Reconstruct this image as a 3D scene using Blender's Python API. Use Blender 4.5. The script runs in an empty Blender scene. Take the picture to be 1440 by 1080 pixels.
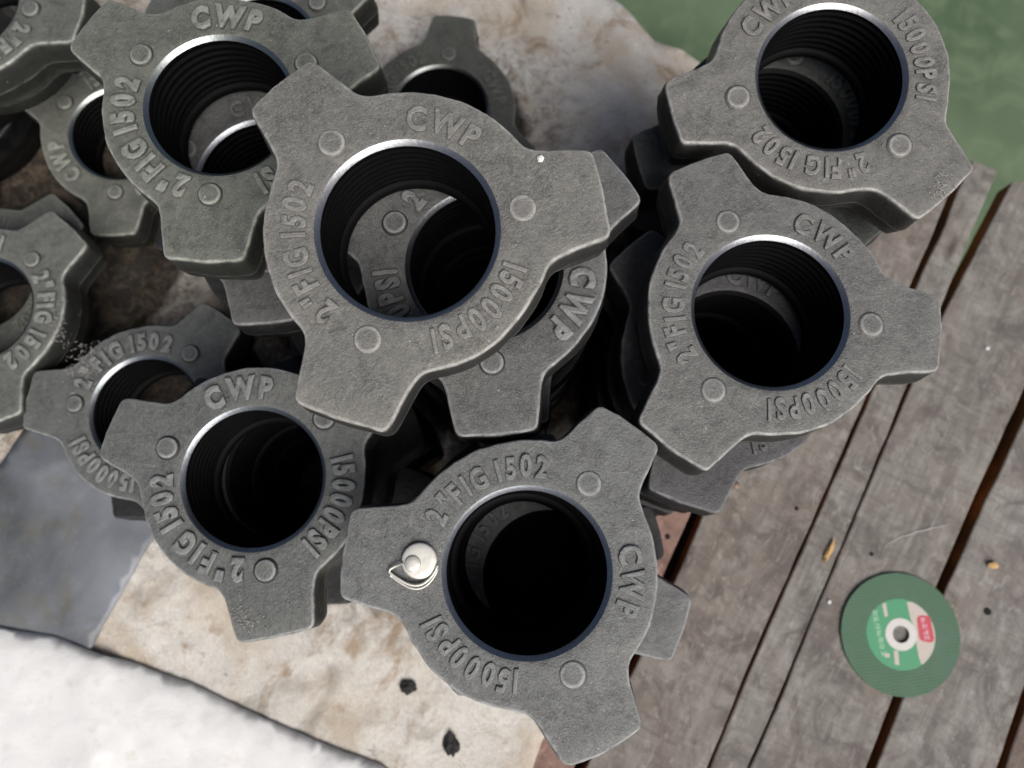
import bpy, bmesh, math, random
from mathutils import Vector, Matrix, noise, geometry
R = math.radians
S = bpy.context.scene
COL = S.collection
# ------------------------------------------------------------------ camera
cd = bpy.data.cameras.new("camera"); cam = bpy.data.objects.new("camera", cd); COL.objects.link(cam)
cam.location = (0, 0, .735); cam.rotation_euler = (R(10), 0, 0)
cd.lens = 27; cd.sensor_width = 36; cd.clip_start = .02; cd.clip_end = 60
cd.dof.use_dof = True; cd.dof.focus_distance = .42; cd.dof.aperture_fstop = 7.0
S.camera = cam
# ------------------------------------------------------------------ sky and sun
SUN_EL, SUN_AZ = 50, 152          # azimuth measured clockwise from +Y: light from the lower right of the picture
w = bpy.data.worlds.new("World"); S.world = w; w.use_nodes = True
nt = w.node_tree; sky = nt.nodes.new("ShaderNodeTexSky"); sky.sky_type = 'NISHITA'; sky.sun_disc = False
sky.sun_elevation = R(SUN_EL); sky.sun_rotation = R(SUN_AZ); sky.dust_density = 6.0; sky.air_density = .8; sky.ozone_density = .6
nt.links.new(sky.outputs[0], nt.nodes["Background"].inputs[0]); nt.nodes["Background"].inputs[1].default_value = .05
sl = bpy.data.lights.new("sun", 'SUN'); sl.energy = 2.3; sl.angle = R(42); sl.color = (1, .975, .94)
so = bpy.data.objects.new("sun", sl); COL.objects.link(so)
d = Vector((math.sin(R(SUN_AZ))*math.cos(R(SUN_EL)), math.cos(R(SUN_AZ))*math.cos(R(SUN_EL)), math.sin(R(SUN_EL))))
so.rotation_euler = d.to_track_quat('Z', 'Y').to_euler(); so.location = d*3
S.view_settings.view_transform = 'Standard'; S.view_settings.look = 'None'; S.view_settings.gamma = 1
S.view_settings.exposure = .6
# ------------------------------------------------------------------ helpers
def tag(o, label=None, cat=None, group=None, kind=None):
    if label: o['label'] = label
    if cat: o['category'] = cat
    if group: o['group'] = group
    if kind: o['kind'] = kind
    return o
def link(name, me, parent=None, mats=()):
    for m in mats: me.materials.append(m)
    o = bpy.data.objects.new(name, me); COL.objects.link(o)
    if parent: o.parent = parent
    return o
def mesh(name, V, F, mats=(), parent=None, smooth=True, mi=None):
    me = bpy.data.meshes.new(name); me.from_pydata([tuple(v) for v in V], [], F)
    for m in mats: me.materials.append(m)
    me.polygons.foreach_set('use_smooth', [smooth]*len(me.polygons))
    if mi: me.polygons.foreach_set('material_index', mi)
    me.update()
    o = bpy.data.objects.new(name, me); COL.objects.link(o)
    if parent: o.parent = parent
    return o
def empty(name, loc=(0, 0, 0)):
    o = bpy.data.objects.new(name, None); COL.objects.link(o); o.location = loc; o.empty_display_size = .03
    return o
class NT:
    def __init__(s, name):
        s.m = bpy.data.materials.new(name); s.m.use_nodes = True; s.t = s.m.node_tree; s.b = s.t.nodes["Principled BSDF"]
        tc = s.t.nodes.new("ShaderNodeTexCoord"); s.obj = tc.outputs['Object']
        g = s.t.nodes.new("ShaderNodeNewGeometry"); s.world = g.outputs['Position']; s.geo = g
    def n(s, t, **k):
        x = s.t.nodes.new(t)
        for a, v in k.items(): setattr(x, a, v)
        return x
    def l(s, a, b): s.t.links.new(a, b)
    def noise(s, co, scale, detail=4, rough=.55, dist=0):
        x = s.n("ShaderNodeTexNoise"); s.l(co, x.inputs['Vector']); x.inputs['Scale'].default_value = scale
        x.inputs['Detail'].default_value = detail; x.inputs['Roughness'].default_value = rough; x.inputs['Distortion'].default_value = dist
        return x.outputs['Fac']
    def ramp(s, f, stops):
        x = s.n("ShaderNodeValToRGB"); s.l(f, x.inputs[0]); e = x.color_ramp.elements
        while len(e) < len(stops): e.new(.5)
        for i, (p, c) in enumerate(stops):
            e[i].position = p; e[i].color = (*c, 1) if len(c) == 3 else c
        return x.outputs[0]
    def mix(s, f, a, b, mode='MIX'):
        x = s.n("ShaderNodeMix", data_type='RGBA', blend_type=mode)
        for i, v in ((0, f), (6, a), (7, b)):
            if isinstance(v, (int, float)): x.inputs[i].default_value = v
            elif isinstance(v, tuple): x.inputs[i].default_value = (*v, 1)
            else: s.l(v, x.inputs[i])
        return x.outputs[2]
    def math(s, op, a, b=0., c=0.):
        x = s.n("ShaderNodeMath", operation=op)
        for i, v in enumerate((a, b, c)):
            if isinstance(v, (int, float)): x.inputs[i].default_value = v
            else: s.l(v, x.inputs[i])
        return x.outputs[0]
    def bump(s, h, dist, strength=1, prev=None):
        x = s.n("ShaderNodeBump"); s.l(h, x.inputs['Height']); x.inputs['Distance'].default_value = dist; x.inputs['Strength'].default_value = strength
        if prev: s.l(prev, x.inputs['Normal'])
        return x.outputs[0]
    def mapping(s, co, scale=(1, 1, 1), rot=(0, 0, 0)):
        x = s.n("ShaderNodeMapping"); s.l(co, x.inputs[0]); x.inputs['Scale'].default_value = scale; x.inputs['Rotation'].default_value = rot
        return x.outputs[0]
    def set(s, **k):
        for a, v in k.items():
            i = s.b.inputs[a.replace('_', ' ')]
            if isinstance(v, (int, float)): i.default_value = v
            elif isinstance(v, tuple): i.default_value = (*v, 1)
            else: s.l(v, i)
        return s
BLACK, WHITE = (0, 0, 0), (1, 1, 1)
# ------------------------------------------------------------------ materials
def m_cast():
    s = NT("cast_metal"); oi = s.n("ShaderNodeObjectInfo")
    ad = s.n("ShaderNodeVectorMath", operation='ADD'); s.l(s.obj, ad.inputs[0])
    cm = s.n("ShaderNodeCombineXYZ"); s.l(oi.outputs['Random'], cm.inputs[0]); s.l(oi.outputs['Random'], cm.inputs[1]); s.l(cm.outputs[0], ad.inputs[1])
    co = ad.outputs[0]
    big = s.noise(co, 34, 6, .62, .6); mid = s.noise(co, 240, 5, .7); fine = s.noise(co, 1000, 3, .75); bl = s.noise(co, 75, 5, .65, .8)
    c = s.mix(s.ramp(big, [(.32, BLACK), (.68, WHITE)]), (.082, .083, .082), (.150, .151, .147))
    c = s.mix(s.ramp(mid, [(.38, BLACK), (.72, (.8,)*3)]), c, (.185, .186, .182))
    c = s.mix(s.ramp(bl, [(.52, BLACK), (.66, (.55,)*3)]), c, (.060, .060, .060))                    # oil-dark blotches
    c = s.mix(s.ramp(s.noise(co, 52, 6, .7, 1.5), [(.58, BLACK), (.68, (.40,)*3)]), c, (.25, .245, .23))  # dry dust
    c = s.mix(s.ramp(fine, [(.48, BLACK), (.8, (.7,)*3)]), c, (.29, .29, .285))
    c = s.mix(s.ramp(fine, [(.25, (.6,)*3), (.42, BLACK)]), c, (.04, .04, .04))
    c = s.mix(s.ramp(s.noise(co, 110, 4, .6, .5), [(.66, BLACK), (.76, (.45,)*3)]), c, (.16, .115, .07))  # faint rust
    scr = s.noise(s.mapping(co, (2600, 55, 55), (0, 0, R(37))), 1., 2, .5); c = s.mix(s.ramp(scr, [(.71, BLACK), (.76, (.35,)*3)]), c, (.33, .33, .33))
    at = s.n("ShaderNodeAttribute", attribute_name='wear_glint')  # pale edge wear that also paints in the bright bevel lines
    sp = s.n("ShaderNodeSeparateXYZ"); tc2 = s.n("ShaderNodeTexCoord"); s.l(tc2.outputs['Normal'], sp.inputs[0])   # side walls painted near-black for shade; up-facing side keeps full tone
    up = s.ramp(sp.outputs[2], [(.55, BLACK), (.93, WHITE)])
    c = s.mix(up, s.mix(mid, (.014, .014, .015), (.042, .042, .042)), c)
    wf = s.math('MULTIPLY', at.outputs['Fac'], s.ramp(s.noise(co, 150, 4, .6), [(.3, (.25, .25, .25)), (.65, WHITE)]))
    c = s.mix(s.math('MULTIPLY', wf, .9), c, (.54, .54, .55))
    dust = s.ramp(s.noise(co, 620, 1, .4), [(.785, BLACK), (.80, WHITE)])
    c = s.mix(s.math('MULTIPLY', dust, .75), c, (.62, .61, .57))
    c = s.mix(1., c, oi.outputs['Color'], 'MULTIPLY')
    bn = s.bump(bl, .0012, .45); bn = s.bump(mid, .0009, .7, bn); bn = s.bump(fine, .00045, .9, bn)
    s.set(Base_Color=c, Roughness=s.ramp(bl, [(.35, (.60,)*3), (.65, (.42,)*3)]), Metallic=.2, Normal=bn)
    s.b.inputs['Specular IOR Level'].default_value = .5
    return s.m
def m_machined():
    s = NT("machined_metal"); f = s.noise(s.obj, 500, 3, .6); oi = s.n("ShaderNodeObjectInfo")
    s.set(Base_Color=s.mix(1., s.mix(f, (.20, .21, .235), (.38, .395, .44)), oi.outputs['Color'], 'MULTIPLY'), Roughness=.33, Metallic=1., Normal=s.bump(f, .0002, .5)); return s.m
def m_thread():
    s = NT("oiled_thread_and_rim_shade"); f = s.noise(s.obj, 300, 3, .6)
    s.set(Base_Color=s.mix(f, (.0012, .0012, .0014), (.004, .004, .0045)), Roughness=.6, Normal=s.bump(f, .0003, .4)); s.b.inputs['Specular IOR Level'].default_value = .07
    return s.m
def m_fabric():
    s = NT("stained_felt"); co = s.world
    a = s.noise(co, 9, 6, .62, .4); b = s.noise(co, 24, 6, .65, .6); f = s.noise(s.mapping(co, (1, .35, 1), (0, 0, R(30))), 900, 4, .75); g = s.noise(co, 120, 7, .75, .6)
    c = s.mix(s.noise(co, 60, 5, .6), (.52, .50, .46), (.76, .745, .71))
    c = s.mix(s.ramp(a, [(.44, BLACK), (.62, (.8,)*3)]), c, (.46, .375, .275))
    c = s.mix(s.ramp(b, [(.54, BLACK), (.66, (.8,)*3)]), c, (.30, .205, .125))
    c = s.mix(s.ramp(s.noise(co, 15, 5, .6, .8), [(.60, BLACK), (.72, (.6,)*3)]), c, (.14, .12, .09))
    msk = s.ramp(s.noise(co, 11, 4, .6, 1.), [(.46, BLACK), (.62, WHITE)])
    c = s.mix(s.math('MULTIPLY', s.ramp(g, [(.55, BLACK), (.70, (.85,)*3)]), msk), c, (.09, .07, .055))
    c = s.mix(s.ramp(f, [(.3, (.5,)*3), (.6, BLACK)]), c, (.28, .24, .19))
    pile_shade = s.n("ShaderNodeAttribute", attribute_name='pile_shade')      # shade under the stacks and in gaps, painted as near-black cloth
    c = s.mix(s.ramp(s.math('ADD', pile_shade.outputs['Fac'], s.math('MULTIPLY', s.math('SUBTRACT', b, .5), .9)), [(.35, BLACK), (.65, (.96,)*3)]), c, (.016, .013, .011))
    o2 = s.n("ShaderNodeAttribute", attribute_name='soot_and_shade')
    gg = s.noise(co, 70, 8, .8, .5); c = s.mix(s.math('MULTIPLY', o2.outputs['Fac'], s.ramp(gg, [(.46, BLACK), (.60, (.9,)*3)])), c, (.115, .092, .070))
    bn = s.bump(b, .004, .5); bn = s.bump(g, .0016, .7, bn); bn = s.bump(f, .0006, .8, bn)
    s.set(Base_Color=c, Roughness=.95, Normal=bn); s.b.inputs['Specular IOR Level'].default_value = .15; return s.m
def m_white():
    s = NT("clean_felt"); co = s.world; a = s.noise(co, 30, 5, .6, .5); f = s.noise(co, 500, 4, .7)
    c = s.mix(a, (.62, .62, .615), (.74, .74, .745)); c = s.mix(s.ramp(s.noise(co, 70, 5, .6), [(.55, BLACK), (.75, (.5,)*3)]), c, (.50, .47, .42))
    s.set(Base_Color=c, Roughness=.9, Normal=s.bump(f, .0005, .6, s.bump(a, .004, .35))); s.b.inputs['Specular IOR Level'].default_value = .2; return s.m
def m_sheet():
    s = NT("grey_plastic"); co = s.world; a = s.ramp(s.noise(co, 7, 4, .5, .5), [(.35, BLACK), (.65, WHITE)]); f = s.noise(co, 220, 5, .7)
    c = s.mix(a, (.060, .066, .072), (.20, .215, .245)); c = s.mix(s.ramp(s.noise(co, 22, 4, .6, .7), [(.55, BLACK), (.72, (.6,)*3)]), c, (.12, .115, .08))
    c = s.mix(s.ramp(f, [(.55, BLACK), (.8, (.3,)*3)]), c, (.3, .3, .3))
    s.set(Base_Color=c, Roughness=.5, Normal=s.bump(a, .006, .3, s.bump(f, .0003, .3))); return s.m
def m_wood(side=False):
    s = NT("plank_edge_wood" if side else "weathered_wood"); oi = s.n("ShaderNodeObjectInfo")
    ad = s.n("ShaderNodeVectorMath", operation='ADD'); s.l(s.obj, ad.inputs[0])
    cm = s.n("ShaderNodeCombineXYZ"); s.l(s.math('MULTIPLY', oi.outputs['Random'], 3.), cm.inputs[0]); s.l(s.math('MULTIPLY', oi.outputs['Random'], 7.), cm.inputs[1]); s.l(cm.outputs[0], ad.inputs[1])
    co = ad.outputs[0]                                     # plank-local: x runs along the plank
    g1 = s.noise(s.mapping(co, (7, 90, 7)), 1., 6, .65, .6); g2 = s.noise(s.mapping(co, (40, 700, 40)), 1., 4, .7)
    x1 = s.noise(s.mapping(co, (160, 30, 30), (0, 0, R(12))), 1., 5, .7, 1.)      # fine saw marks across the grain
    bl = s.noise(co, 14, 5, .6, .5); b2 = s.noise(co, 45, 5, .65)
    if side:
        c = s.mix(g1, (.16, .075, .025), (.40, .20, .07)); c = s.mix(s.ramp(bl, [(.4, BLACK), (.6, (.8,)*3)]), c, (.06, .04, .025))
    else:
        c = s.mix(s.ramp(g1, [(.3, BLACK), (.7, WHITE)]), (.125, .120, .111), (.262, .255, .238))
        c = s.mix(s.ramp(bl, [(.45, BLACK), (.66, (.75,)*3)]), c, (.165, .140, .125))
        c = s.mix(s.ramp(b2, [(.50, BLACK), (.70, (.6,)*3)]), c, (.31, .305, .29))
        c = s.mix(s.ramp(s.noise(co, 22, 6, .7, 1.2), [(.48, BLACK), (.62, (.85,)*3)]), c, (.105, .096, .090))
        c = s.mix(s.ramp(x1, [(.36, (.45,)*3), (.50, BLACK)]), c, (.105, .092, .088))
        c = s.mix(s.ramp(g2, [(.28, (.6,)*3), (.42, BLACK)]), c, (.08, .066, .06))
        kn = s.n("ShaderNodeTexVoronoi"); s.l(s.mapping(co, (4.5, 14, 4.5)), kn.inputs['Vector']); kn.inputs['Scale'].default_value = 1.
        c = s.mix(s.ramp(kn.outputs['Distance'], [(.03, (.85,)*3), (.085, BLACK)]), c, (.045, .033, .028))
        ck = s.noise(s.mapping(co, (3, 210, 3)), 1., 3, .5, .8); c = s.mix(s.ramp(ck, [(.245, (.9,)*3), (.275, BLACK)]), c, (.03, .024, .02))
        c = s.mix(s.ramp(s.noise(s.mapping(co, (1, 2.2, 1)), 34, 7, .75, 2.5), [(.56, BLACK), (.64, (.55,)*3)]), c, (.33, .325, .31))
        c = s.mix(s.ramp(s.noise(co, 400, 3, .6), [(.68, BLACK), (.74, (.5,)*3)]), c, (.5, .49, .47))
    at = s.n("ShaderNodeAttribute", attribute_type='OBJECT', attribute_name='color')
    c = s.mix(1., c, oi.outputs['Color'], 'MULTIPLY')
    s.set(Base_Color=c, Roughness=.78, Normal=s.bump(g2, .0008, .6, s.bump(x1, .0012, .5, s.bump(g1, .0015, .5))))
    s.b.inputs['Specular IOR Level'].default_value = .3
    return s.m
def m_floor():
    s = NT("green_floor_paint"); co = s.world; a = s.ramp(s.noise(co, 2.2, 5, .6, .5), [(.35, BLACK), (.65, WHITE)]); b = s.noise(co, 12, 6, .65, .6)
    c = s.mix(a, (.062, .100, .052), (.118, .165, .098)); c = s.mix(s.ramp(b, [(.50, BLACK), (.78, (.6,)*3)]), c, (.19, .235, .15)); c = s.mix(s.ramp(s.noise(co, 30, 5, .7, 1.), [(.60, BLACK), (.75, (.3,)*3)]), c, (.06, .085, .045))
    s.set(Base_Color=c, Roughness=.45, Normal=s.bump(b, .002, .2)); return s.m
def m_plain(name, col, rough=.6, metal=0., var=.25, sc=200):
    s = NT(name); f = s.noise(s.obj, sc, 4, .6)
    s.set(Base_Color=s.mix(f, tuple(c*(1-var) for c in col), tuple(min(1, c*(1+var)) for c in col)), Roughness=rough, Metallic=metal, Normal=s.bump(f, .0003, .4)); return s.m
CAST, MACH, THR, FAB, WHT, SHEET, WOOD, EDGE, FLOOR = m_cast(), m_machined(), m_thread(), m_fabric(), m_white(), m_sheet(), m_wood(), m_wood(True), m_floor()
# ------------------------------------------------------------------ wing nut
LUGS = {'A': (90, 20.5), 'B': (-30, 23.), 'C': (210, 24.)}
def outline():
    """closed top outline of the nut in mm, even spacing, rounded at the lug roots and tips"""
    P = []
    for deg, hw in ((90, 20.5), (210, 24.), (330, 23.)):
        a = R(deg); hn = hw+5.5
        def q(rad, s): return Vector((rad*math.cos(a)-s*math.sin(a), rad*math.sin(a)+s*math.cos(a)))
        rn = math.sqrt(72**2-hn**2)
        P += [q(rn, -hn), q(99.3, -hw), q(100.6, 0), q(99.3, hw), q(rn, hn)]
        a0 = a+math.asin(hn/72); a1 = a+R(120)-math.asin((hn+1)/72)
        for i in range(1, 24): t = a0+(a1-a0)*i/24; P.append(Vector((72*math.cos(t), 72*math.sin(t))))
    Q = []; n = len(P)
    for i in range(n):
        a, b = P[i], P[(i+1) % n]; k = max(1, round((b-a).length/.8))
        Q += [a.lerp(b, j/k) for j in range(k)]
    n = len(Q); out = []
    def sm(i, sg):
        s = Vector((0, 0)); w = 0; m = int(sg*4)
        for k in range(-m, m+1):
            e = math.exp(-.5*(k*.8/sg)**2); s += Q[(i+k) % n]*e; w += e
        return s/w
    for i in range(n):
        f = min(1, max(0, (Q[i].length-84)/8)); out.append(sm(i, 5.2).lerp(sm(i, 3.0), f))
    L = sum((out[(i+1) % n]-out[i]).length for i in range(n)); N = 264; res = []; step = L/N; acc = 0; nxt = 0
    for i in range(n):
        a, b = out[i], out[(i+1) % n]; l = (b-a).length
        while nxt < acc+l and len(res) < N: res.append(a.lerp(b, (nxt-acc)/l)); nxt += step
        acc += l
    return res
OL = outline(); NO = len(OL)
NRM = []
for i in range(NO):
    t = OL[(i+2) % NO]-OL[i-2]; NRM.append(Vector((t.y, -t.x)).normalized())
def offs(i, o):
    p = OL[i]+NRM[i]*o; return p
mm = .001
def nut_body(seed):
    V = []; F = []; MI = []; wear_glint = []
    so = Vector((seed*9.1, seed*3.7, 0))
    def rough(p, amp=.45):
        q = Vector((p[0], p[1], p[2])); return amp*(1.6*noise.noise(q*.03+so)+.8*noise.noise(q*.11+so)+.35*noise.noise(q*.35+so))
    rows = []
    def row(pts, wv=0.):
        b = len(V); V.extend(pts); wear_glint.extend([wv]*len(pts)); rows.append(b)
    ang = [math.atan2(p.y, p.x) for p in OL]
    def circ(r, z, wv=0.): row([(r*math.cos(a), r*math.sin(a), z) for a in ang], wv)
    def tip(i):                                # lugs sag and vary a little
        return 0
    def out(o, z, wv=0., amp=.75, zn=True):
        pts = []
        for i in range(NO):
            p = offs(i, o); d = rough((p.x, p.y, z), amp); p = p+NRM[i]*d*.8
            pts.append((p.x, p.y, z+(rough((p.x+40, p.y, 0), .5) if zn else 0)))
        row(pts, wv)
    circ(43.9, -2.6); circ(46.5, -.2); circ(47.0, 0)
    for k in range(1, 8):                      # top face
        f = k/8; pts = []
        for i in range(NO):
            e = offs(i, -2.6); a = ang[i]; x = (1-f)*47.0*math.cos(a)+f*e.x; y = (1-f)*47.0*math.sin(a)+f*e.y
            pts.append((x, y, min(1, k/3)*rough((x+40, y, 0), .5)))
        row(pts)
    out(-1.7, -.02, .1); out(-.95, -.14, .6); out(-.3, -.6, 1.); out(0, -1.3, .95); out(.15, -2.4, .3); out(.3, -4.5, .05)
    out(1.0, -12); out(1.7, -21, 0); out(1.9, -22.2, .35); out(1.5, -23.4, 0); out(.6, -32); out(-.6, -39.5, .2); out(-2.2, -41.8, .2, zn=False)
    # underside of lugs back to the ring, then ring
    pts = []
    for i in range(NO):
        p = offs(i, -2.2); r = min(69.5, p.length); pts.append((r*math.cos(ang[i]), r*math.sin(ang[i]), -42.3))
    row(pts); circ(69, -44); circ(67.5, -55); circ(65.5, -57.3); circ(62, -58); circ(42, -58); circ(40.5, -56.5); circ(40.5, -51); circ(43.6, -50.2)
    nr = len(rows)
    for k in range(nr-1):
        a, b = rows[k], rows[k+1]
        for i in range(NO):
            j = (i+1) % NO; F.append((a+i, b+i, b+j, a+j)); MI.append(1 if k == 0 else (2 if k >= nr-3 else 0))
    me = bpy.data.meshes.new("nut_body"); me.from_pydata([(x*mm, y*mm, z*mm) for x, y, z in V], [], F)
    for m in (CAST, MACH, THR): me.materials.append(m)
    me.polygons.foreach_set('material_index', MI); me.polygons.foreach_set('use_smooth', [True]*len(F))
    at = me.attributes.new('wear_glint', 'FLOAT', 'POINT'); at.data.foreach_set('value', wear_glint)
    bm = bmesh.new(); bm.from_mesh(me); bmesh.ops.recalc_face_normals(bm, faces=bm.faces); bm.to_mesh(me); bm.free()
    me.update(); return me
def thread_mesh():
    V = []; F = []; NA = 96; pitch = 6.4; z0, z1 = -2.6, -50.2; st = .8; nz = int((z0-z1)/st)
    for k in range(nz+1):
        z = z0-(z0-z1)*k/nz
        for i in range(NA):
            a = 2*math.pi*i/NA; ph = (z/pitch+i/NA) % 1
            r = 43.6+1.5*min(1, max(0, (abs(ph-.5)-.12)/.16)); f = min(1, k/2, (nz-k)/2); r = 43.9+(r-43.9)*f
            V.append((r*mm*math.cos(a), r*mm*math.sin(a), z*mm))
    for k in range(nz):
        for i in range(NA):
            j = (i+1) % NA; F.append((k*NA+i, k*NA+j, (k+1)*NA+j, (k+1)*NA+i))
    me = bpy.data.meshes.new("thread"); me.from_pydata(V, [], F); me.materials.append(THR)
    me.polygons.foreach_set('use_smooth', [True]*len(F)); me.update(); return me
def lathe(name, prof, n=24, mat=CAST, cap=True):
    V = []; F = []
    for r, z in prof:
        for i in range(n): a = 2*math.pi*i/n; V.append((r*mm*math.cos(a), r*mm*math.sin(a), z*mm))
    for k in range(len(prof)-1):
        for i in range(n): j = (i+1) % n; F.append((k*n+i, k*n+j, (k+1)*n+j, (k+1)*n+i))
    if cap: F.append(tuple((len(prof)-1)*n+i for i in range(n)))
    me = bpy.data.meshes.new(name); me.from_pydata(V, [], F); me.materials.append(mat)
    me.polygons.foreach_set('use_smooth', [True]*len(F)); me.update()
    at = me.attributes.new('wear_glint', 'FLOAT', 'POINT'); at.data.foreach_set('value', [.7 if 0 < k//n and k//n == len(prof)-3 else .05 for k in range(len(V))])
    return me
def boss_mesh(h): return lathe("boss", [(8.6, -1.2), (8.0, 0.1), (7.3, h*.35), (6.9, h*.75), (6.2, h), (4.4, h+.1), (2, h+.05)], 26)
def char_mesh(ch, bold):
    cu = bpy.data.curves.new("glyph", 'FONT'); cu.body = ch; cu.size = 1.; cu.resolution_u = 3
    cu.extrude = .055 if bold else .02; cu.bevel_depth = .075 if bold else .05; cu.bevel_resolution = 2; cu.offset = .004 if bold else .002
    ob = bpy.data.objects.new("glyph", cu); COL.objects.link(ob)
    bpy.context.view_layer.update()
    me = bpy.data.meshes.new_from_object(ob.evaluated_get(bpy.context.evaluated_depsgraph_get()))
    V = [v.co.copy() for v in me.vertices]; F = [tuple(p.vertices) for p in me.polygons]
    bpy.data.objects.remove(ob); bpy.data.curves.remove(cu); bpy.data.meshes.remove(me)
    return V, F
GL = {}
def glyph(ch, bold):
    if (ch, bold) not in GL: GL[ch, bold] = char_mesh(ch, bold)
    return GL[ch, bold]
def text_arc(word, centre, size, bold, rbase, gap, sx=.8, seed=0):
    rnd = random.Random(seed*13+len(word)); items = []; tot = 0
    for ch in word:
        if ch == ' ': items.append((None, 0, size*.22)); tot += size*.22; continue
        V, F = glyph(ch, bold); x0 = min(v.x for v in V); x1 = max(v.x for v in V); wd = (x1-x0)*size*sx
        items.append((ch, x0, wd)); tot += wd+gap
    rm = rbase+size*.35; a = R(centre)+tot/2/rm; VV = []; FF = []
    for ch, x0, wd in items:
        if ch is None: a -= wd/rm; continue
        V, F = glyph(ch, bold); am = a-(wd/2)/rm; b = len(VV); jr = rnd.uniform(-.8, .8); ja = rnd.uniform(-.09, .09)
        for v in V:
            lx = (v.x-x0)*size*sx-wd/2; ly = v.y*size
            lx, ly = lx*math.cos(ja)-ly*math.sin(ja), ly*math.cos(ja)+lx*math.sin(ja)
            r = rbase+jr+ly; t = am-math.pi/2
            x = math.cos(am)*(rbase+jr)+math.cos(t)*lx+math.cos(am)*ly
            y = math.sin(am)*(rbase+jr)+math.sin(t)*lx+math.sin(am)*ly
            q = Vector((x, y, seed*7.)); wob = .42 if bold else .36
            x += wob*noise.noise(q*.33); y += wob*noise.noise(q*.33+Vector((9, 9, 9)))
            zz = v.z*size*.62+(.85 if bold else .5)+(.55 if bold else .3)*noise.noise(q*.09)+.18*noise.noise(q*.5)
            VV.append((x*mm, y*mm, zz*mm))
        FF += [tuple(i+b for i in f) for f in F]
        a -= (wd+gap)/rm
    me = bpy.data.meshes.new("raised_lettering"); me.from_pydata(VV, [], FF); me.materials.append(CAST)
    at = me.attributes.new('wear_glint', 'FLOAT', 'POINT'); at.data.foreach_set('value', [(.45 if bold else .22) if v[2] > .5*mm else .05 for v in VV]); me.update()
    return me
BODIES = [nut_body(k) for k in range(4)]
THREAD = thread_mesh()
BOSS = {False: boss_mesh(1.0), True: boss_mesh(2.2)}
TXT = {(b, sd): [text_arc(wd, c, sz, b, rb, gp, sx, sd) for wd, c, sz, rb, gp, sx in
           ((('CWP', 30, 17, 51.6, 1.6, .86), ('15000PSI', -90, 16.5, 51.6, 2.0, .76), ('2"FIG 1502', 150, 16.5, 51.6, 2.3, .78)) if not b else
            (('CWP', 30, 19, 51.6, 2.0, .82), ('15000PSI', -90, 18.5, 51.6, 1.7, .72), ('2"FIG 1502', 150, 18.5, 51.6, 2.6, .78)))] for b in (False, True) for sd in (1, 2, 3)}
def nut(pose, bold, tint, label, seed, covered=False):
    x, y, z, rx, ry, ph = pose
    o = empty("wing_nut")
    o.matrix_world = Matrix.Translation((x*mm, y*mm, z*mm)) @ Matrix.Rotation(ry, 4, 'Y') @ Matrix.Rotation(rx, 4, 'X') @ Matrix.Rotation(ph, 4, 'Z')
    tag(o, label, 'nut', 'cast three lug wing nuts heaped in stacks')
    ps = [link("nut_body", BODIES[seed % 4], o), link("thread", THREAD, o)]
    if covered:                       # black rim colour paints the shade inside the stacks
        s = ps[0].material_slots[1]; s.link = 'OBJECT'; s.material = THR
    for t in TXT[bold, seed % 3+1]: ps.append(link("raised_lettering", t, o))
    for d in (90, -30, 210):
        b = link("boss", BOSS[bold], o); b.location = (58.6*mm*math.cos(R(d)), 58.6*mm*math.sin(R(d)), ((seed*7+d) % 5-3)*.14*mm); ps.append(b)
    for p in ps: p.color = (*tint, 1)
    return o
# ------------------------------------------------------------------ floor
f = mesh("floor", [(-12, -12, -.8), (12, -12, -.8), (12, 12, -.8), (-12, 12, -.8)], [(0, 1, 2, 3)], [FLOOR]); tag(f, kind='structure')
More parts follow.
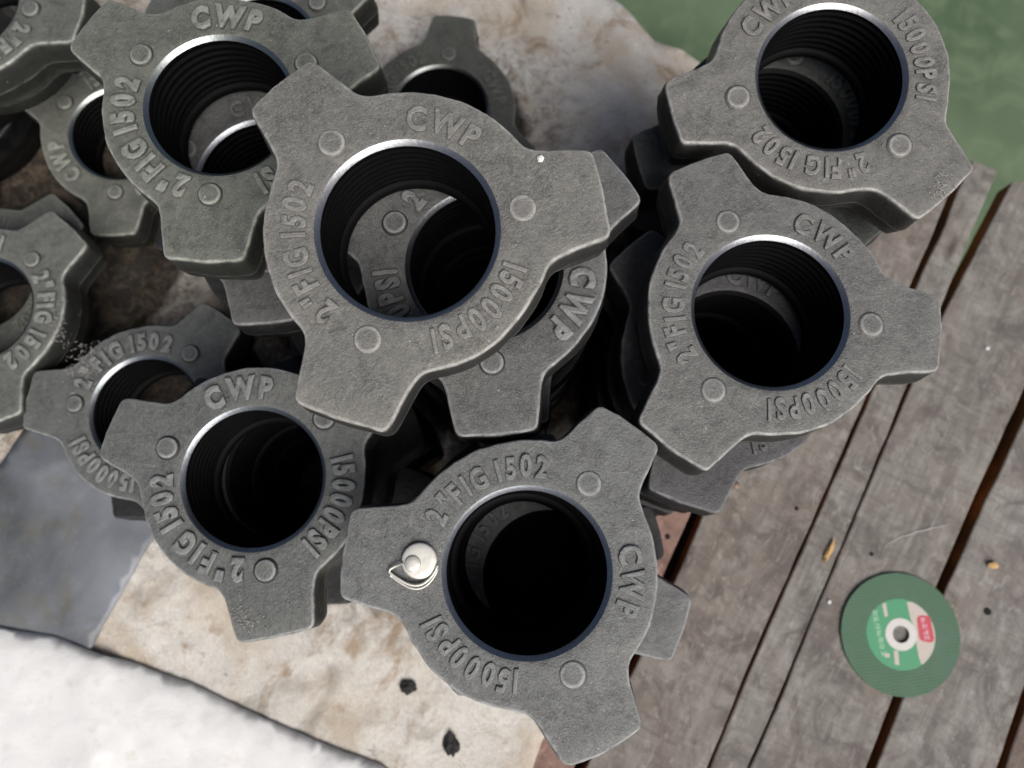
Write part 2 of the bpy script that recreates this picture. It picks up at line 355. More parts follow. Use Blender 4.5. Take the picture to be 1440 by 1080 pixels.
# ------------------------------------------------------------------ plank table
table = empty("plank_table", (0, 0, -.8)); tag(table, 'rough wooden table top of weathered grey brown planks with gaps under the nuts', 'table')
A0 = R(62.7); U = Vector((math.cos(A0), math.sin(A0))); C = Vector((math.sin(A0), -math.cos(A0)))
def plank(L, Rr, tint, top=0., thick=24, label=None, name="plank", seed=0, endz=None):
    """plank from its left and right long edges (world mm, listed from the far end to the near end)"""
    L = [Vector(p) for p in L]; Rr = [Vector(p) for p in Rr]; n = 46; rnd = random.Random(seed)
    def samp(E, t):
        ls = [0]
        for i in range(len(E)-1): ls.append(ls[-1]+(E[i+1]-E[i]).length)
        d = t*ls[-1]
        for i in range(len(E)-1):
            if d <= ls[i+1]+1e-6: return E[i].lerp(E[i+1], (d-ls[i])/max(1e-6, ls[i+1]-ls[i]))
        return E[-1]
    o0 = (L[0]+Rr[0])/2; V = []; F = []; MI = []; m = 8
    prof = [(0, -thick), (0, -2.0), (.0, -.7), (1.2, 0)]
    def loc(p, z): q = p-o0; return (q.dot(U)*mm, -q.dot(C)*mm, z*mm)
    W = 4+m-1+4
    for k in range(n+1):
        l, r = samp(L, k/n), samp(Rr, k/n); dr = (r-l).normalized()
        jl = 1.0*noise.noise(Vector((k*.9, seed*5.1, 0)))+.6*noise.noise(Vector((k*2.9, seed*5.1, 4))); jr = 1.0*noise.noise(Vector((k*.9, seed*5.1, 9)))
        l = l+dr*jl; r = r+dr*jr
        if k in (0,): l = l-U*0; 
        row = [loc(l+dr*a, z) for a, z in prof]
        for i in range(1, m):
            p = (l+dr*1.2).lerp(r-dr*1.2, i/m); row.append(loc(p, .7*noise.noise(Vector((p.x*.02, p.y*.02, seed)))+.25*noise.noise(Vector((p.x*.09, p.y*.09, seed)))))
        row += [loc(r-dr*a, z) for a, z in reversed(prof)]
        V += row
    for k in range(n):
        for i in range(W-1): a = k*W+i; F.append((a, a+1, a+W+1, a+W)); MI.append(1 if i < 1 or i >= W-2 else 0)
    F.append(tuple(range(W))); MI.append(1); F.append(tuple(n*W+W-1-i for i in range(W))); MI.append(1)
    F = [f[::-1] for f in F]
    for k in range(n): F.append((k*W, (k+1)*W, (k+1)*W+W-1, k*W+W-1)); MI.append(1)
    o = mesh(name, V, F, [WOOD, EDGE], table, False, MI); o.color = (*tint, 1)
    bm = bmesh.new(); bm.from_mesh(o.data); bmesh.ops.recalc_face_normals(bm, faces=bm.faces); bm.to_mesh(o.data); bm.free()
    o.location = (o0.x*mm, o0.y*mm, .8+top*mm); o.rotation_euler = (0, 0, A0)
    if label: o['label'] = label
    return o
def ext(E, y):   # extend the last segment down to y
    a, b = Vector(E[-2]), Vector(E[-1]); return E+[tuple(b+(b-a)*((y-b.y)/(b.y-a.y)))]
g0L = [(352, 375), (171, 10), (141, -50), (55, -219)]; g0R = [(366, 385), (182, 8), (150, -61), (119, -121), (66, -219)]
g1L = [(459, 358), (427, 290), (394, 226), (342, 116), (287, 7), (219, -125), (174, -219)]
g1R = [(472, 362), (451, 324), (438, 294), (400, 224), (347, 116), (291, 7), (222.5, -125), (177, -219)]
sR = [(496, 351), (427, 213), (387, 135), (324, 7), (236, -169), (211, -217)]
p2L = [(509, 338), (431, 208), (390, 133), (326, 6), (278, -88), (238, -171), (212.5, -219)]
g3L = [(609, 338), (497, 126), (427, 2), (394, -60), (316, -217)]; g3R = [(620, 330), (512, 125), (441, 2), (402, -67), (326, -219)]
g4L = [(720, 281), (465, -152), (434, -219)]; g4R = [(728, 281), (472, -152), (441, -219)]
Y = -430
planks = [
    (g1R, sR, (1.0, .98, .96), 0, 'narrow grey strip plank between two gaps'),
    (p2L, g3L, (.97, .94, .92), .8, None), (g3R, g4L, (1.05, 1.03, 1.02), -1.5, None),
    (g0R, g1L, (.98, .93, .90), 0, None),
    (g4R, [(860, 210), (600, -219)], (.85, .7, .66), 0, None)]
for i, (l, r, t, tp, lb) in enumerate(planks): plank(ext(l, Y), ext(r, Y), t, tp, 24, lb, seed=i+1)
red = plank(ext([(262, 425), (75, 60), (-60, -219)], Y), ext(g0L, Y), (1.15, .76, .68), 0, 24, 'reddish brown board with small black drilled holes', seed=11)
lw = Vector((262, 425))
for k in range(1, 8):
    a = lw+Vector((-108, 30))*(k-1)-C*4
    dn = Vector((-322, -644))
    plank([tuple(a-C*112), tuple(a-C*112+dn*1.36)], [tuple(a-C*0), tuple(a+dn*1.36)], (.95, .9, .88), 0, 24, seed=20+k)
HOLE = m_plain("hole_dark", (.004, .004, .004), .9)
def onplank(o, p):
    mw = p.matrix_basis.inverted(); o.parent = p; return o
def disc_on(p, x, y, r, z, mat, name, h=.3):
    me = lathe(name, [(r, -1.), (r, h*.6), (r*.75, h)], 14, mat); o = link(name, me, p)
    q = Vector((x, y))-Vector((p.location.x/mm, p.location.y/mm)); o.location = (q.dot(U)*mm, -q.dot(C)*mm, z*mm); return o
disc_on(red, 146, -16, 2.6, .4, HOLE, "drilled_hole"); disc_on(red, 160, 14, 2.7, .4, HOLE, "drilled_hole"); disc_on(red, 128, -52, 2.3, .4, HOLE, "drilled_hole")
NAIL = m_plain("rusty_nail", (.20, .14, .11), .5, .5); P = [o for o in table.children]
disc_on(P[3], 213, 32, 3.4, .4, NAIL, "nail_head", .9)
for x, y, r, k in ((440, -84, 3.4, 2), (269, 10, 1.8, 3), (336, -32, 1.8, 1), (463, 365, 2.2, 0), (545, 297, 3, 1)):
    disc_on(P[k], x, y, r, .45, HOLE, "nail_hole", .15)
def scratch(p, pts, w_, mat):
    V = []; F = []
    for i, (x, y) in enumerate(pts):
        q = Vector((x, y))-Vector((p.location.x/mm, p.location.y/mm)); ww = w_*math.sin(math.pi*(i+.3)/(len(pts)-.4)); l = Vector((q.dot(U), -q.dot(C)))
        V += [(l.x*mm, (l.y-ww)*mm, 1.05*mm), (l.x*mm, (l.y+ww)*mm, 1.05*mm)]
        if i: F.append((2*i-2, 2*i, 2*i+1, 2*i-1))
    mesh("scratch", V, F, [mat], p)
SCR = m_plain("fresh_scratch", (.42, .40, .38), .7)
scratch(P[1], [(346+ (i/14)*68, -30+26*math.sqrt(i/14)+ .5*math.sin(i*2)) for i in range(15)], .7, SCR)
def box(name, c, s, mat, parent, rz=0, bev=2):
    bm = bmesh.new(); bmesh.ops.create_cube(bm, size=1)
    bmesh.ops.scale(bm, vec=Vector(s)*mm, verts=bm.verts); bmesh.ops.bevel(bm, geom=bm.edges[:], offset=bev*mm, segments=2, affect='EDGES')
    me = bpy.data.meshes.new(name); bm.to_mesh(me); bm.free(); me.materials.append(mat); o = link(name, me, parent)
    o.location = Vector(c)*mm; o.rotation_euler = (0, 0, rz); return o
sh = box('gap_backing', (-90, 60, 800-24.5-70-12), (1250, 780, 20), WOOD, table, A0-math.pi/2)  # added board under the planks, blocks light so the gaps look dark
sh.color = (.5, .42, .36, 1)
for c in ((250, 230), (60, -260)): box("cross_beam", (c[0]*.6, c[1], 800-24.5-35), (1500, 70, 69), EDGE, table, A0-math.pi/2)
for x, y in ((-520, 560), (-330, -300), (330, 330), (330, -330)): box("leg", (x, y, 352), (60, 60, 703), EDGE, table, A0)
# ------------------------------------------------------------------ cloths
def smooth(a, b, x): t = min(1, max(0, (x-a)/(b-a))); return t*t*(3-2*t)
def sheet(name, poly, step, zf, thick, mat, jag=2., seed=0):
    n = len(poly); B = []
    for i in range(n):
        a, b = Vector(poly[i]), Vector(poly[(i+1) % n]); k = max(1, round((b-a).length/step))
        for j in range(k):
            p = a.lerp(b, j/k); nn = Vector(((b-a).y, -(b-a).x)).normalized()
            B.append(p+nn*jag*(noise.noise(Vector((p.x*.03, p.y*.03, seed)))*1.6+noise.noise(Vector((p.x*.14, p.y*.14, seed)))))
    pts = list(B); rnd = random.Random(seed)
    x0, x1 = min(p.x for p in B), max(p.x for p in B); y0, y1 = min(p.y for p in B), max(p.y for p in B)
    y = y0
    while y < y1:
        x = x0
        while x < x1:
            p = Vector((x+rnd.uniform(-.25, .25)*step, y+rnd.uniform(-.25, .25)*step)); ins = False
            for i in range(len(B)):
                a, b = B[i], B[i-1]
                if (a.y > p.y) != (b.y > p.y) and p.x < (b.x-a.x)*(p.y-a.y)/(b.y-a.y)+a.x: ins = not ins
            if ins and min((p-q).length_squared for q in B) > (step*.5)**2: pts.append(p)
            x += step
        y += step
    r = geometry.delaunay_2d_cdt(pts, [(i, (i+1) % len(B)) for i in range(len(B))], [], 1, 1e-4)
    vs, fs = r[0], r[2]
    V = [(v.x*mm, v.y*mm, zf(v.x, v.y)*mm) for v in vs]
    o = mesh(name, V, [tuple(f) for f in fs], [mat])
    sm = o.modifiers.new("thick", 'SOLIDIFY'); sm.thickness = thick*mm; sm.offset = -1
    return o, B
fabric_poly = [(99, 545), (121, 528), (150, 495), (172, 483), (198, 468), (186, 382), (149, 230), (109, 74), (72, -77), (31, -186), (14, -232), (-10, -400),
               (-800, -400), (-800, 760), (-100, 760), (40, 640)]
stand = [(-12, 150), (140, 108), (186, 266), (11, -27), (-155, 30), (-165, 226), (-69, 387), (-372, 360), (-303, 86), (-452, 172), (-200, 372), (-485, 215), (-452, 424), (-547, 354)]
def zfab(x, y):
    k = min(math.hypot(x-a, y-b) for a, b in stand); k = smooth(70, 135, k)
    n1 = noise.noise(Vector((x*.012, y*.012, 3))); n2 = noise.noise(Vector((x*.03+5, y*.03, 1))); n3 = noise.noise(Vector((x*.11, y*.11, 8)))
    z = 3.2+k*(5*max(0, n1+.25)+4*abs(n2)+1.2*n3)
    q = (Vector((x, y))-Vector((192, 455))).dot(U) if y > 420 else -1
    return z
fb, _ = sheet("stained_cloth", fabric_poly, 9, zfab, 2.4, FAB, 2.2, 3)
at = fb.data.attributes.new('pile_shade', 'FLOAT', 'POINT')  # stack and gap shade painted into the cloth colour
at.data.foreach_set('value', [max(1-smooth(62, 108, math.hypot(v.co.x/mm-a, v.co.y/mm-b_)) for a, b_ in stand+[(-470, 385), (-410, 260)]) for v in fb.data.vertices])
st2 = stand+[(-470, 385), (-400, 250), (-230, 120), (-75, 60)]  # soot around the stacks, plus points painting shade into dark gaps
at = fb.data.attributes.new('soot_and_shade', 'FLOAT', 'POINT')
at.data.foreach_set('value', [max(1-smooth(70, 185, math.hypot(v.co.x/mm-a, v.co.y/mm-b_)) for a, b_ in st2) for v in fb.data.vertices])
tag(fb, 'thick off white felt cloth with brown stains spread under the heap of nuts', 'cloth')
grey_poly = [(-560, 10), (-483, 51), (-467, 84), (-409, 114), (-311, 100), (-322, 20), (-328, -6), (-334, -21), (-348, -47), (-366, -83), (-381, -116), (-401, -169), (-430, -230), (-640, -230)]
def zgrey(x, y):
    k = math.hypot(x+303, y-86); k = min(k, math.hypot(x+452, y-172)); k = smooth(60, 130, k)
    d = (Vector((x, y))-Vector((-415, -40))).dot(Vector((.96, .28)))
    return 1+max(3.4, zfab(x, y)*.5+6.*k)+2.2*k*math.exp(-(d/5)**2)+1.3*k*math.exp(-((d-11)/5)**2)+3*k*noise.noise(Vector((x*.01, y*.01, 0)))
gs, _ = sheet("grey_sheet", grey_poly, 8, zgrey, 1., SHEET, .8, 5)
tag(gs, 'smooth blue grey plastic sheet lying on the stained cloth at the lower left', 'plastic sheet')
white_edge = [(-640, -55), (-500, -88), (-453, -98), (-415, -103), (-369, -120), (-337, -129), (-292, -144), (-241, -166), (-197, -184), (-159, -198), (-116, -213), (-60, -250), (-40, -420), (-640, -420)]
def zwhite(x, y):
    # distance to the front edge makes a rounded fold
    dmin = 1e9
    for i in range(len(white_edge)-3):
        a, b = Vector(white_edge[i]), Vector(white_edge[i+1]); p = Vector((x, y)); t = max(0, min(1, (p-a).dot(b-a)/(b-a).length_squared)); dmin = min(dmin, (p-(a+(b-a)*t)).length)
    e = 1-(1-min(1, dmin/26))**2
    base = max(zfab(x, y), zgrey(x, y) if x < -360 else 0)
    return base+1.4+6*math.sqrt(max(0, e))+2.5*noise.noise(Vector((x*.02+y*.012, y*.01, 4)))+2.*noise.noise(Vector((x*.06+y*.05, y*.015, 7)))*smooth(0, 30, dmin)
wh, _ = sheet("white_cloth", white_edge, 8, zwhite, 1., WHT, .6, 9)
tag(wh, 'clean white folded cloth across the lower left corner of the photo', 'cloth')
# ------------------------------------------------------------------ nuts
POSES = {
 'N1': (-52.051, 142.3736, 371.3815, 0.0869, 0.0234, 0.7209),
 'N2': (149.6203, 118.4326, 305.2311, 0.0014, 0.0294, 0.393),
 'N3': (195.1103, 265.795, 306.4662, 0.1151, -0.0169, 1.7863),
 'N4': (8.3284, -27.9766, 306.9851, 0.0038, 0.0306, -0.6268),
 'N5': (-165.575, 25.9844, 241.2384, 0.0328, 0.0054, 1.2354),
 'N6': (-179.5126, 251.1684, 300.5273, 0.0252, 0.0292, 1.008),
 'N7': (-372.6311, 360.6992, 59.6059, 0.0479, 0.0555, 3.1564),
 'N8': (-299.2568, 86.9134, 114.7263, 0.001, -0.0295, -0.6275),
 'N9': (-446.4422, 173.7931, 114.4066, -0.0407, 0.0032, -2.8452),
 'N11': (-16.1179, 146.8771, 305.1482, 0.022, -0.0006, -0.9675),
 'N12': (-68.599, 386.9332, 57.7763, -0.0177, -0.0013, -0.1235),
 'N10': (-444.6277, 412.1054, 176.5155, -0.0263, -0.0322, -3.8073),
 'M14': (143.0, 104.0, 241.0, 0.0175, 0.0349, 0.6981),
 'M15': (183.6018, 267.0732, 240.2608, 0.0079, 0.0065, 1.8198),
 'M17': (26.0784, -39.7911, 178.0, 0.0, 0.0, 0.1571),
 'M6b': (-172.314, 228.7351, 239.2963, 0.0136, -0.0181, 1.1434),
 'M13': (-201.7182, 372.8133, 177.0, -0.0, 0.0, -0.8644),
 'M11b': (-13.0, 157.0, 241.0, 0.0, 0.0175, 1.1868),
 'M9b': (-485.1737, 215.0866, 57.7712, -0.017, -0.0116, -2.8806),
 'S4_4': (9.0, -28.0, 241.0, 0.0, 0.0175, -0.6268),
 'S10_2': (-520.5882, 419.734, 117.0, 0.0, 0.0, 0.4363),
 'S10_1': (-545.2725, 399.676, 58.0, 0.0, 0.0, 1.1345),
 'S1_3': (-12.5205, 153.9148, 178.0, 0.0059, -0.005, 3.2383),
 'S2_3': (141.3995, 106.9538, 178.0, -0.0067, -0.0026, 0.6989),
 'S3_3': (184.5483, 264.368, 178.0, 0.0096, -0.0025, 3.9184),
 'S5_3': (-160.6784, 32.1185, 178.0, 0.0012, -0.0001, 0.9765),
 'S6_3': (-170.1393, 214.7785, 178.0, 0.0, 0.0, 5.639),
 'S1_2': (-15.5058, 150.5707, 117.0, 0.0048, -0.0029, 5.4427),
 'S2_2': (141.128, 104.438, 117.0, -0.001, -0.0033, 0.6697),
 'S3_2': (182.8396, 268.8764, 117.0, -0.0002, -0.0009, 5.9785),
 'S4_2': (18.6397, -27.4497, 117.0, -0.0055, 0.0029, 4.8941),
 'S5_2': (-164.3688, 30.9908, 117.0, 0.0, 0.0, 4.5385),
 'S6_2': (-165.0369, 232.6722, 117.0, -0.0045, -0.0031, 5.3076),
 'S13_2': (-197.658, 372.7096, 117.0, 0.0, 0.0, 4.1675),
 'S1_1': (-12.8343, 152.3092, 58.0, 0.0024, -0.0048, 5.3716),
 'S2_1': (139.5602, 103.5445, 58.0, 0.0048, 0.003, 2.8411),
 'S3_1': (183.6277, 270.6943, 58.0, -0.0051, 0.0025, 6.0873),
 'S4_1': (19.4226, -30.2185, 58.0, -0.0084, -0.0104, 0.7237),
 'S5_1': (-159.8472, 29.3638, 58.0, 0.0008, -0.0035, 5.1926),
 'S6_1': (-163.2387, 233.4407, 58.0, -0.0082, 0.0054, 1.0048),
 'S8_1': (-327.9862, 101.4598, 58.0, 0.0, 0.0, 5.2783)}
G = (.98, 1.0, .93); D = (.92, .92, .92); K = (.4, .4, .42)  # darker tints of covered nuts paint stack shade into their colour
NUTS = [
 ('N1', 0, (1.0, 0.985, 0.93), 'grey wing nut on top of the heap at the centre, one lug pointing up left'),
 ('N2', 0, (0.92, 0.92, 0.895), 'wing nut on the right stack with one lug pointing right over the planks'),
 ('N3', 0, (0.98, 0.965, 0.92), 'wing nut at the upper right against the green floor, partly out of frame'),
 ('N4', 0, (0.84, 0.865, 0.86), 'wing nut at the bottom centre carrying the shiny silver pin'),
 ('N5', 1, (0.74, 0.77, 0.755), 'bold lettered wing nut at lower left with white crumbs on its bottom lug'),
 ('N6', 1, (0.86, 0.9, 0.79), 'greenish wing nut at the upper left with bold lettering, overlapped by the topmost nut'),
 ('N7', 1, (0.9, 0.94, 0.83), 'small looking low wing nut at left, half hidden behind the bold lettered greenish nut'),
 ('N8', 1, (0.76, 0.79, 0.77), 'low wing nut lying beside the grey plastic sheet, its left lug over the sheet'),
 ('N9', 1, (0.86, 0.9, 0.83), 'wing nut cut by the left edge of the photo at mid height'),
 ('N10', 1, (0.88, 0.92, 0.83), 'wing nut cut by the top left corner of the photo'),
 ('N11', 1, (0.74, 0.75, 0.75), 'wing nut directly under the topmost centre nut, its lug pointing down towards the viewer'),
 ('N12', 0, (0.55, 0.56, 0.5), 'dark low wing nut on the cloth at the top, one lug pointing straight up'),
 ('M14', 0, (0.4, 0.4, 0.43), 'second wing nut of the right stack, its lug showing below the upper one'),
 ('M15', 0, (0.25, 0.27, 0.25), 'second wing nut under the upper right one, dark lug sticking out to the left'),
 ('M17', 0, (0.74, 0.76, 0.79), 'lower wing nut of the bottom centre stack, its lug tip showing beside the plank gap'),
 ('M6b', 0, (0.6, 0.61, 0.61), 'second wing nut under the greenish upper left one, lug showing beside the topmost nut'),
 ('M13', 1, (.9, .92, .84), 'wing nut at the top edge of the photo behind the greenish upper left one'),
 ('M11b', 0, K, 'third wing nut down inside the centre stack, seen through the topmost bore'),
 ('M9b', 0, (.9, .94, .84), 'bottom wing nut resting on the stained cloth under the one at the left edge'),
]
place = {'S1': 'centre stack', 'S2': 'right stack', 'S3': 'upper right stack', 'S4': 'bottom centre stack', 'S5': 'lower left stack', 'S6': 'upper left stack',
         'S8': 'pair by the grey sheet', 'S13': 'top edge stack', 'S10': 'top left corner stack'}
lv = {1: 'lowest dark wing nut, resting on the cloth, of the ', 2: 'second dark wing nut from the bottom of the ', 3: 'third dark wing nut from the bottom of the ', 4: 'dark nut right beneath the top nut of the '}
for k in POSES:
    if k[0] == 'S': a, b = k.split('_'); NUTS.append((k, 0, (.08, .08, .09), lv[int(b)]+place[a]))  # near-black tint stands for the shade deep in the stacks
ND = {}
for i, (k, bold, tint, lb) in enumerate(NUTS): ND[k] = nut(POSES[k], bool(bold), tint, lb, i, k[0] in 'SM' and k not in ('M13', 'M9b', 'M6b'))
# ------------------------------------------------------------------ silver pin on the bottom centre nut
SILV = m_plain("bright_silver", (.62, .61, .56), .5, .55, .2, 300)
pin = empty("silver_pin"); pin.matrix_world = ND['N4'].matrix_world @ Matrix.Translation((58.6*mm*math.cos(R(210)), 58.6*mm*math.sin(R(210)), 2.2*mm)) @ Matrix.Rotation(R(36), 4, 'Z') @ Matrix.Scale(1.18, 4)
tag(pin, 'shiny silver pin head with wire loop on the left lug of the bottom centre nut', 'pin')
link("pin_head", lathe("pin_head", [(7.6, -1), (8.1, -.4), (8.2, .5), (7.9, .95), (7.2, 1.15), (5, 1.25), (2, 1.3)], 36, SILV), pin)
bt = link("button", lathe("button", [(3.8, 0), (3.7, .7), (3.2, 1.1), (1, 1.2)], 24, SILV), pin); bt.location = (-2.9*mm, -1.3*mm, 1.2*mm)
def tube(name, P, r, mat, parent=None, n=8):
    P = [Vector(p) for p in P]; V = []; F = []
    for i, p in enumerate(P):
        t = (P[min(i+1, len(P)-1)]-P[max(i-1, 0)]).normalized(); a = t.cross(Vector((0, 0, 1)));
        if a.length < .1: a = t.cross(Vector((1, 0, 0)))
        a.normalize(); b = t.cross(a)
        for k in range(n): c = 2*math.pi*k/n; V.append((p+(a*math.cos(c)+b*math.sin(c))*r)*mm)
    for i in range(len(P)-1):
        for k in range(n): j = (k+1) % n; F.append((i*n+k, i*n+j, (i+1)*n+j, (i+1)*n+k))
    F.append(tuple(range(n))); F.append(tuple((len(P)-1)*n+n-1-k for k in range(n)))
    return mesh(name, V, F, [mat], parent)
W1 = [(8.4-22*(i/20)**1.05, -2.0-7.6*math.sin(math.pi*(i/20)**.8)-(i/20)*3.0, 1.7-1.3*min(1, i/7)) for i in range(21)]
tube("wire_loop", W1+[(-13.2, -3.6, .45), (-11.0, -2.4, .7), (-7.0, -.8, 1.8)], .62, SILV, pin)
tube("wire_loop", [(x*.98+.3, y-1.5, z) for x, y, z in W1], .5, SILV, pin)
# ------------------------------------------------------------------ grinding disc
disc = empty("cutting_disc", (.3555*1, -.1035, .0012)); tag(disc, 'flat green abrasive cutting disc with a paper label lying on the planks', 'cutting disc')
disc.rotation_euler = (R(-.4), R(.5), 0)
def ring(name, r0, r1, z0, z1, mat, n=96, parent=disc, a0=0, a1=360):
    V = []; F = []; full = a1-a0 >= 360; m = n if full else n+1
    for r, z in ((r0, z0), (r0, z1), (r1, z1), (r1, z0)):
        for i in range(m): a = R(a0+(a1-a0)*i/n); V.append((r*mm*math.cos(a), r*mm*math.sin(a), z*mm))
    for k in range(4):
        for i in range(n): j = (i+1) % m; kk = (k+1) % 4; F.append((k*m+i, k*m+j, kk*m+j, kk*m+i))
    return mesh(name, V, F[::1], [mat], parent, False)
def m_grit():
    s = NT("green_abrasive"); mp = s.mapping(s.obj, (1, 1, 1), (0, 0, R(-8))); sp = s.n("ShaderNodeSeparateXYZ"); s.l(mp, sp.inputs[0])
    def wv(o): return s.math('ABSOLUTE', s.math('SINE', s.math('MULTIPLY', o, math.pi/.0028)))
    gx = s.math('LESS_THAN', wv(sp.outputs[0]), .42); gy = s.math('LESS_THAN', wv(sp.outputs[1]), .42); g = s.math('MAXIMUM', gx, gy)
    f = s.noise(s.obj, 900, 3, .7); b = s.noise(s.obj, 40, 4, .6)
    c = s.mix(f, (.022, .062, .036), (.065, .135, .085)); c = s.mix(s.math('MULTIPLY', g, .6), c, (.125, .225, .145)); c = s.mix(s.ramp(b, [(.45, BLACK), (.7, (.6,)*3)]), c, (.09, .145, .11))
    s.set(Base_Color=c, Roughness=.8, Normal=s.bump(f, .0005, .7, s.bump(g, .0004, .5))); return s.m
def m_print(name, col):
    s = NT(name); f = s.noise(s.obj, 350, 4, .6); s.set(Base_Color=s.mix(f, tuple(c*.75 for c in col), tuple(min(1, c*1.1) for c in col)), Roughness=.6); return s.m
ring("abrasive_wheel", 9.5, 54.5, 0, 2.6, m_grit())
GP, WP, RP, PP = m_print("label_green", (.06, .28, .14)), m_print("label_cream", (.50, .44, .40)), m_print("label_red", (.48, .06, .08)), m_print("label_pink", (.60, .34, .42))
lab = ring("paper_label", 13.5, 31.5, 2.6, 2.72, GP)
def poly(name, P, z, mat, parent, h=.06):
    n = len(P); V = [(x*mm, y*mm, z*mm) for x, y in P]+[(x*mm, y*mm, (z+h)*mm) for x, y in P]
    return mesh(name, V, [tuple(range(n, 2*n))]+[(i, (i+1) % n, (i+1) % n+n, i+n) for i in range(n)], [mat], parent, False)
# cream segment at the right of the label
seg = []
for i in range(25):
    a = R(-58+ (66+58)*i/24); seg.append((31.3*math.cos(a), 31.3*math.sin(a)))
poly("cream_print", seg[::1]+[(8.0, 28.5), (10, 14), (12.4, 7), (14, 0), (13.2, -6), (14.5, -20)], 2.73, WP, lab)
rr = []
for cx, cy, a0 in ((24.5, 12.5, 0), (20, 12.5, 90), (20.5, -2, 180), (26, -3, 270)):
    for i in range(7): a = R(a0+15*i); rr.append((cx+4.2*math.cos(a), cy+4.2*math.sin(a)))
poly("red_badge", rr, 2.81, RP, lab)
# worn, unreadable glyph strokes of the print
rnd = random.Random(5)
PALE = m_print("label_pale", (.30, .48, .34))
def strokes(x, y, s_, z, mat):
    V = []; F = []
    for q in range(4):
        if rnd.random() < .5: a, b_, w_, h_ = rnd.uniform(-.1, .1), (q-1.5)*.55, 1., .17
        else: a, b_, w_, h_ = (q-1.5)*.5, rnd.uniform(-.15, .15), .17, .95
        n = len(V); V += [((x+(a+sx*w_)*s_)*mm, (y+(b_+sy*h_)*s_)*mm, z*mm) for sx, sy in ((-1, -1), (1, -1), (1, 1), (-1, 1))]; F.append((n, n+1, n+2, n+3))
        z += .01
    mesh("worn_glyph", V, F, [mat], lab, False)
for x, y in ((21.6, 12.3), (22.5, 7.2), (23.0, 2.2), (23.5, -2.8)): strokes(x, y, 2.2, 2.89, PP)
for i in range(7): strokes(-22.5+i*.9, 19-i*6., 2.3, 2.76, PALE)
poly("worn_glyph", [(-15, 27), (-11.5, 28), (-10.5, 16), (-13.5, 15.5)], 2.74, WP, lab); poly("worn_glyph", [(-8, -14), (-4, -14.2), (-4, -27), (-8, -26)], 2.74, WP, lab); poly("worn_glyph", [(-17, -17), (-12, -16.5), (-12, -20), (-16, -20)], 2.74, WP, lab)
ring("hub_ring", 7.6, 14.3, 2.5, 2.95, m_plain("hub_silver", (.52, .50, .48), .5, .1, .1)); 
# ------------------------------------------------------------------ small debris
def blob(name, x, y, z, s, mat, seed, sq=(1, 1, .6)):
    bm = bmesh.new(); bmesh.ops.create_icosphere(bm, subdivisions=3, radius=1)
    for v in bm.verts:
        d = 1+.55*noise.noise(v.co*1.6+Vector((seed, 0, 0)))+.3*noise.noise(v.co*4+Vector((seed, 3, 0))); v.co = Vector((v.co.x*sq[0], v.co.y*sq[1], v.co.z*sq[2]))*d*s*mm
    me = bpy.data.meshes.new(name); bm.to_mesh(me); bm.free(); me.materials.append(mat); o = link(name, me); o.location = (x*mm, y*mm, z*mm); return o
CIN = m_plain("hole_black", (.012, .011, .010), .8, 0, .5); CHIP = m_plain("raw_wood_chip", (.50, .33, .14), .8); GR = m_plain("white_grain", (.72, .72, .68), .6)
tag(blob("hole_stand_in", -94, -149, zfab(-94, -149)+1, 6.5, CIN, 1, (1.1, .8, .5)), 'small black crumb standing for a hole in the stained cloth nearer the nuts', 'hole_stand_in')  # black lumps added in place of dark ragged holes in the cloth
tag(blob("hole_stand_in", -54, -198, zfab(-54, -198)+1, 8, CIN, 2, (.8, 1.2, .5)), 'larger black crumb standing for a hole in the stained cloth near the bottom edge', 'hole_stand_in')
ch = blob("wood_chip", 296, -29, 2.2, 5, CHIP, 4, (.42, 2.2, .35)); ch.rotation_euler = (0, 0, R(-28)); tag(ch, 'raw yellow wood splinter caught in the plank gap', 'splinter')
tag(blob("wood_chip", 448, -42, 2.0, 3.6, CHIP, 7, (1.2, .8, .4)), 'tiny pale yellow wood chip at the right on the plank', 'wood chip')
tag(blob("white_grain", 293, -75, 1.8, 1.7, GR, 9), 'white grain on the plank left of the green disc', 'grain')
tag(blob("white_grain", 465, 165, 1.8, 1.7, GR, 10), 'white grain on the plank at the right edge', 'grain')
mw = ND['N1'].matrix_world
p = mw @ (mw.inverted() @ Vector((.0143, .179, .372))*1); lp = mw.inverted() @ p; lp.z = .0012; p = mw @ lp
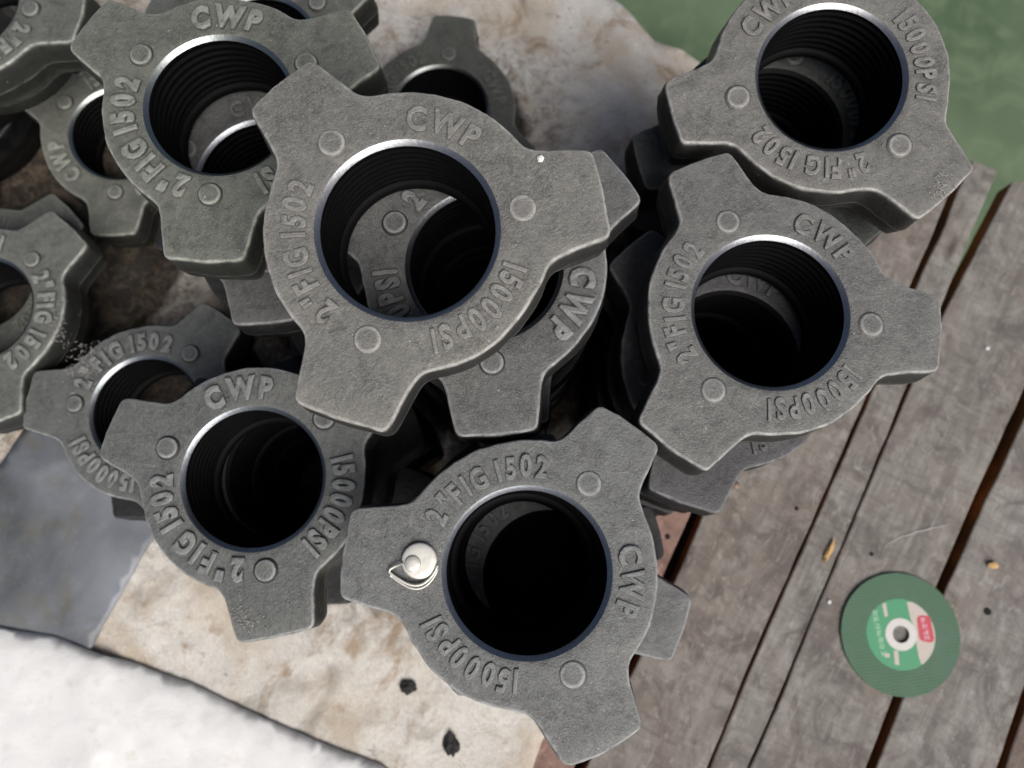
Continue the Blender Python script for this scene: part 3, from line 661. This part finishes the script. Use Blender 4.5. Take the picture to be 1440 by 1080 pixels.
g = blob("white_grain", p.x/mm, p.y/mm, p.z/mm, 1.7, GR, 12); tag(g, 'white grain on the topmost centre nut at the root of its right lug', 'grain')
# fibres and metal fuzz
LINT = m_plain("pale_lint", (.55, .53, .48), .8)
def fuzz(label, key, lx, ly, spread, n, seed, length=6):
    rnd = random.Random(seed); V = []; F = []; M = ND[key].matrix_world
    for i in range(n):
        p = Vector((lx+rnd.gauss(0, spread[0]), ly+rnd.gauss(0, spread[1]), .6+rnd.random()*.8)); d = Vector((rnd.gauss(0, 1), rnd.gauss(0, 1), rnd.gauss(0, .5))).normalized(); k = 5; w_ = rnd.uniform(.1, .24); L_ = rnd.uniform(.3, 1)*length
        side = d.cross(Vector((0, 0, 1))).normalized()*w_
        for j in range(k):
            b = len(V); V += [tuple(M @ ((p+side)*mm)), tuple(M @ ((p-side)*mm)), tuple(M @ ((p+Vector((0, 0, w_*1.5)))*mm))]
            if j: a = b-3; F += [(a, a+1, b+1, b), (a+1, a+2, b+2, b+1), (a+2, a, b, b+2)]
            d = (d+Vector((rnd.gauss(0, .45), rnd.gauss(0, .45), rnd.gauss(0, .2)))).normalized(); p = p+d*L_/k
            if p.z < .3: p.z = .3
    tag(mesh("lint", V, F, [LINT]), label, 'lint', kind='stuff')
def loc_of(key, wx, wy):
    M = ND[key].matrix_world; l = M.inverted() @ Vector((wx*mm, wy*mm, M.translation.z)); return l.x/mm, l.y/mm
fuzz('pale lint fuzz along the upper left rim of the low nut by the grey sheet', 'N8', *loc_of('N8', -350, 128), (9, 9), 110, 1)
fuzz('pale lint on the lower right lug tip of the upper right nut', 'N3', *loc_of('N3', 260, 196), (4, 4), 45, 2, 5)
fuzz('white crumbs and lint on the bottom lug of the bold lettered lower left nut', 'N5', *loc_of('N5', -164, -62), (3, 6), 90, 3, 2.5)
fuzz('pale lint on the top rim of the low left nut', 'N7', *loc_of('N7', -395, 425), (7, 6), 70, 4, 6)
fuzz('sparse pale lint along the right rim of the nut cut by the left edge', 'N9', *loc_of('N9', -376, 160), (4, 14), 60, 5, 5)
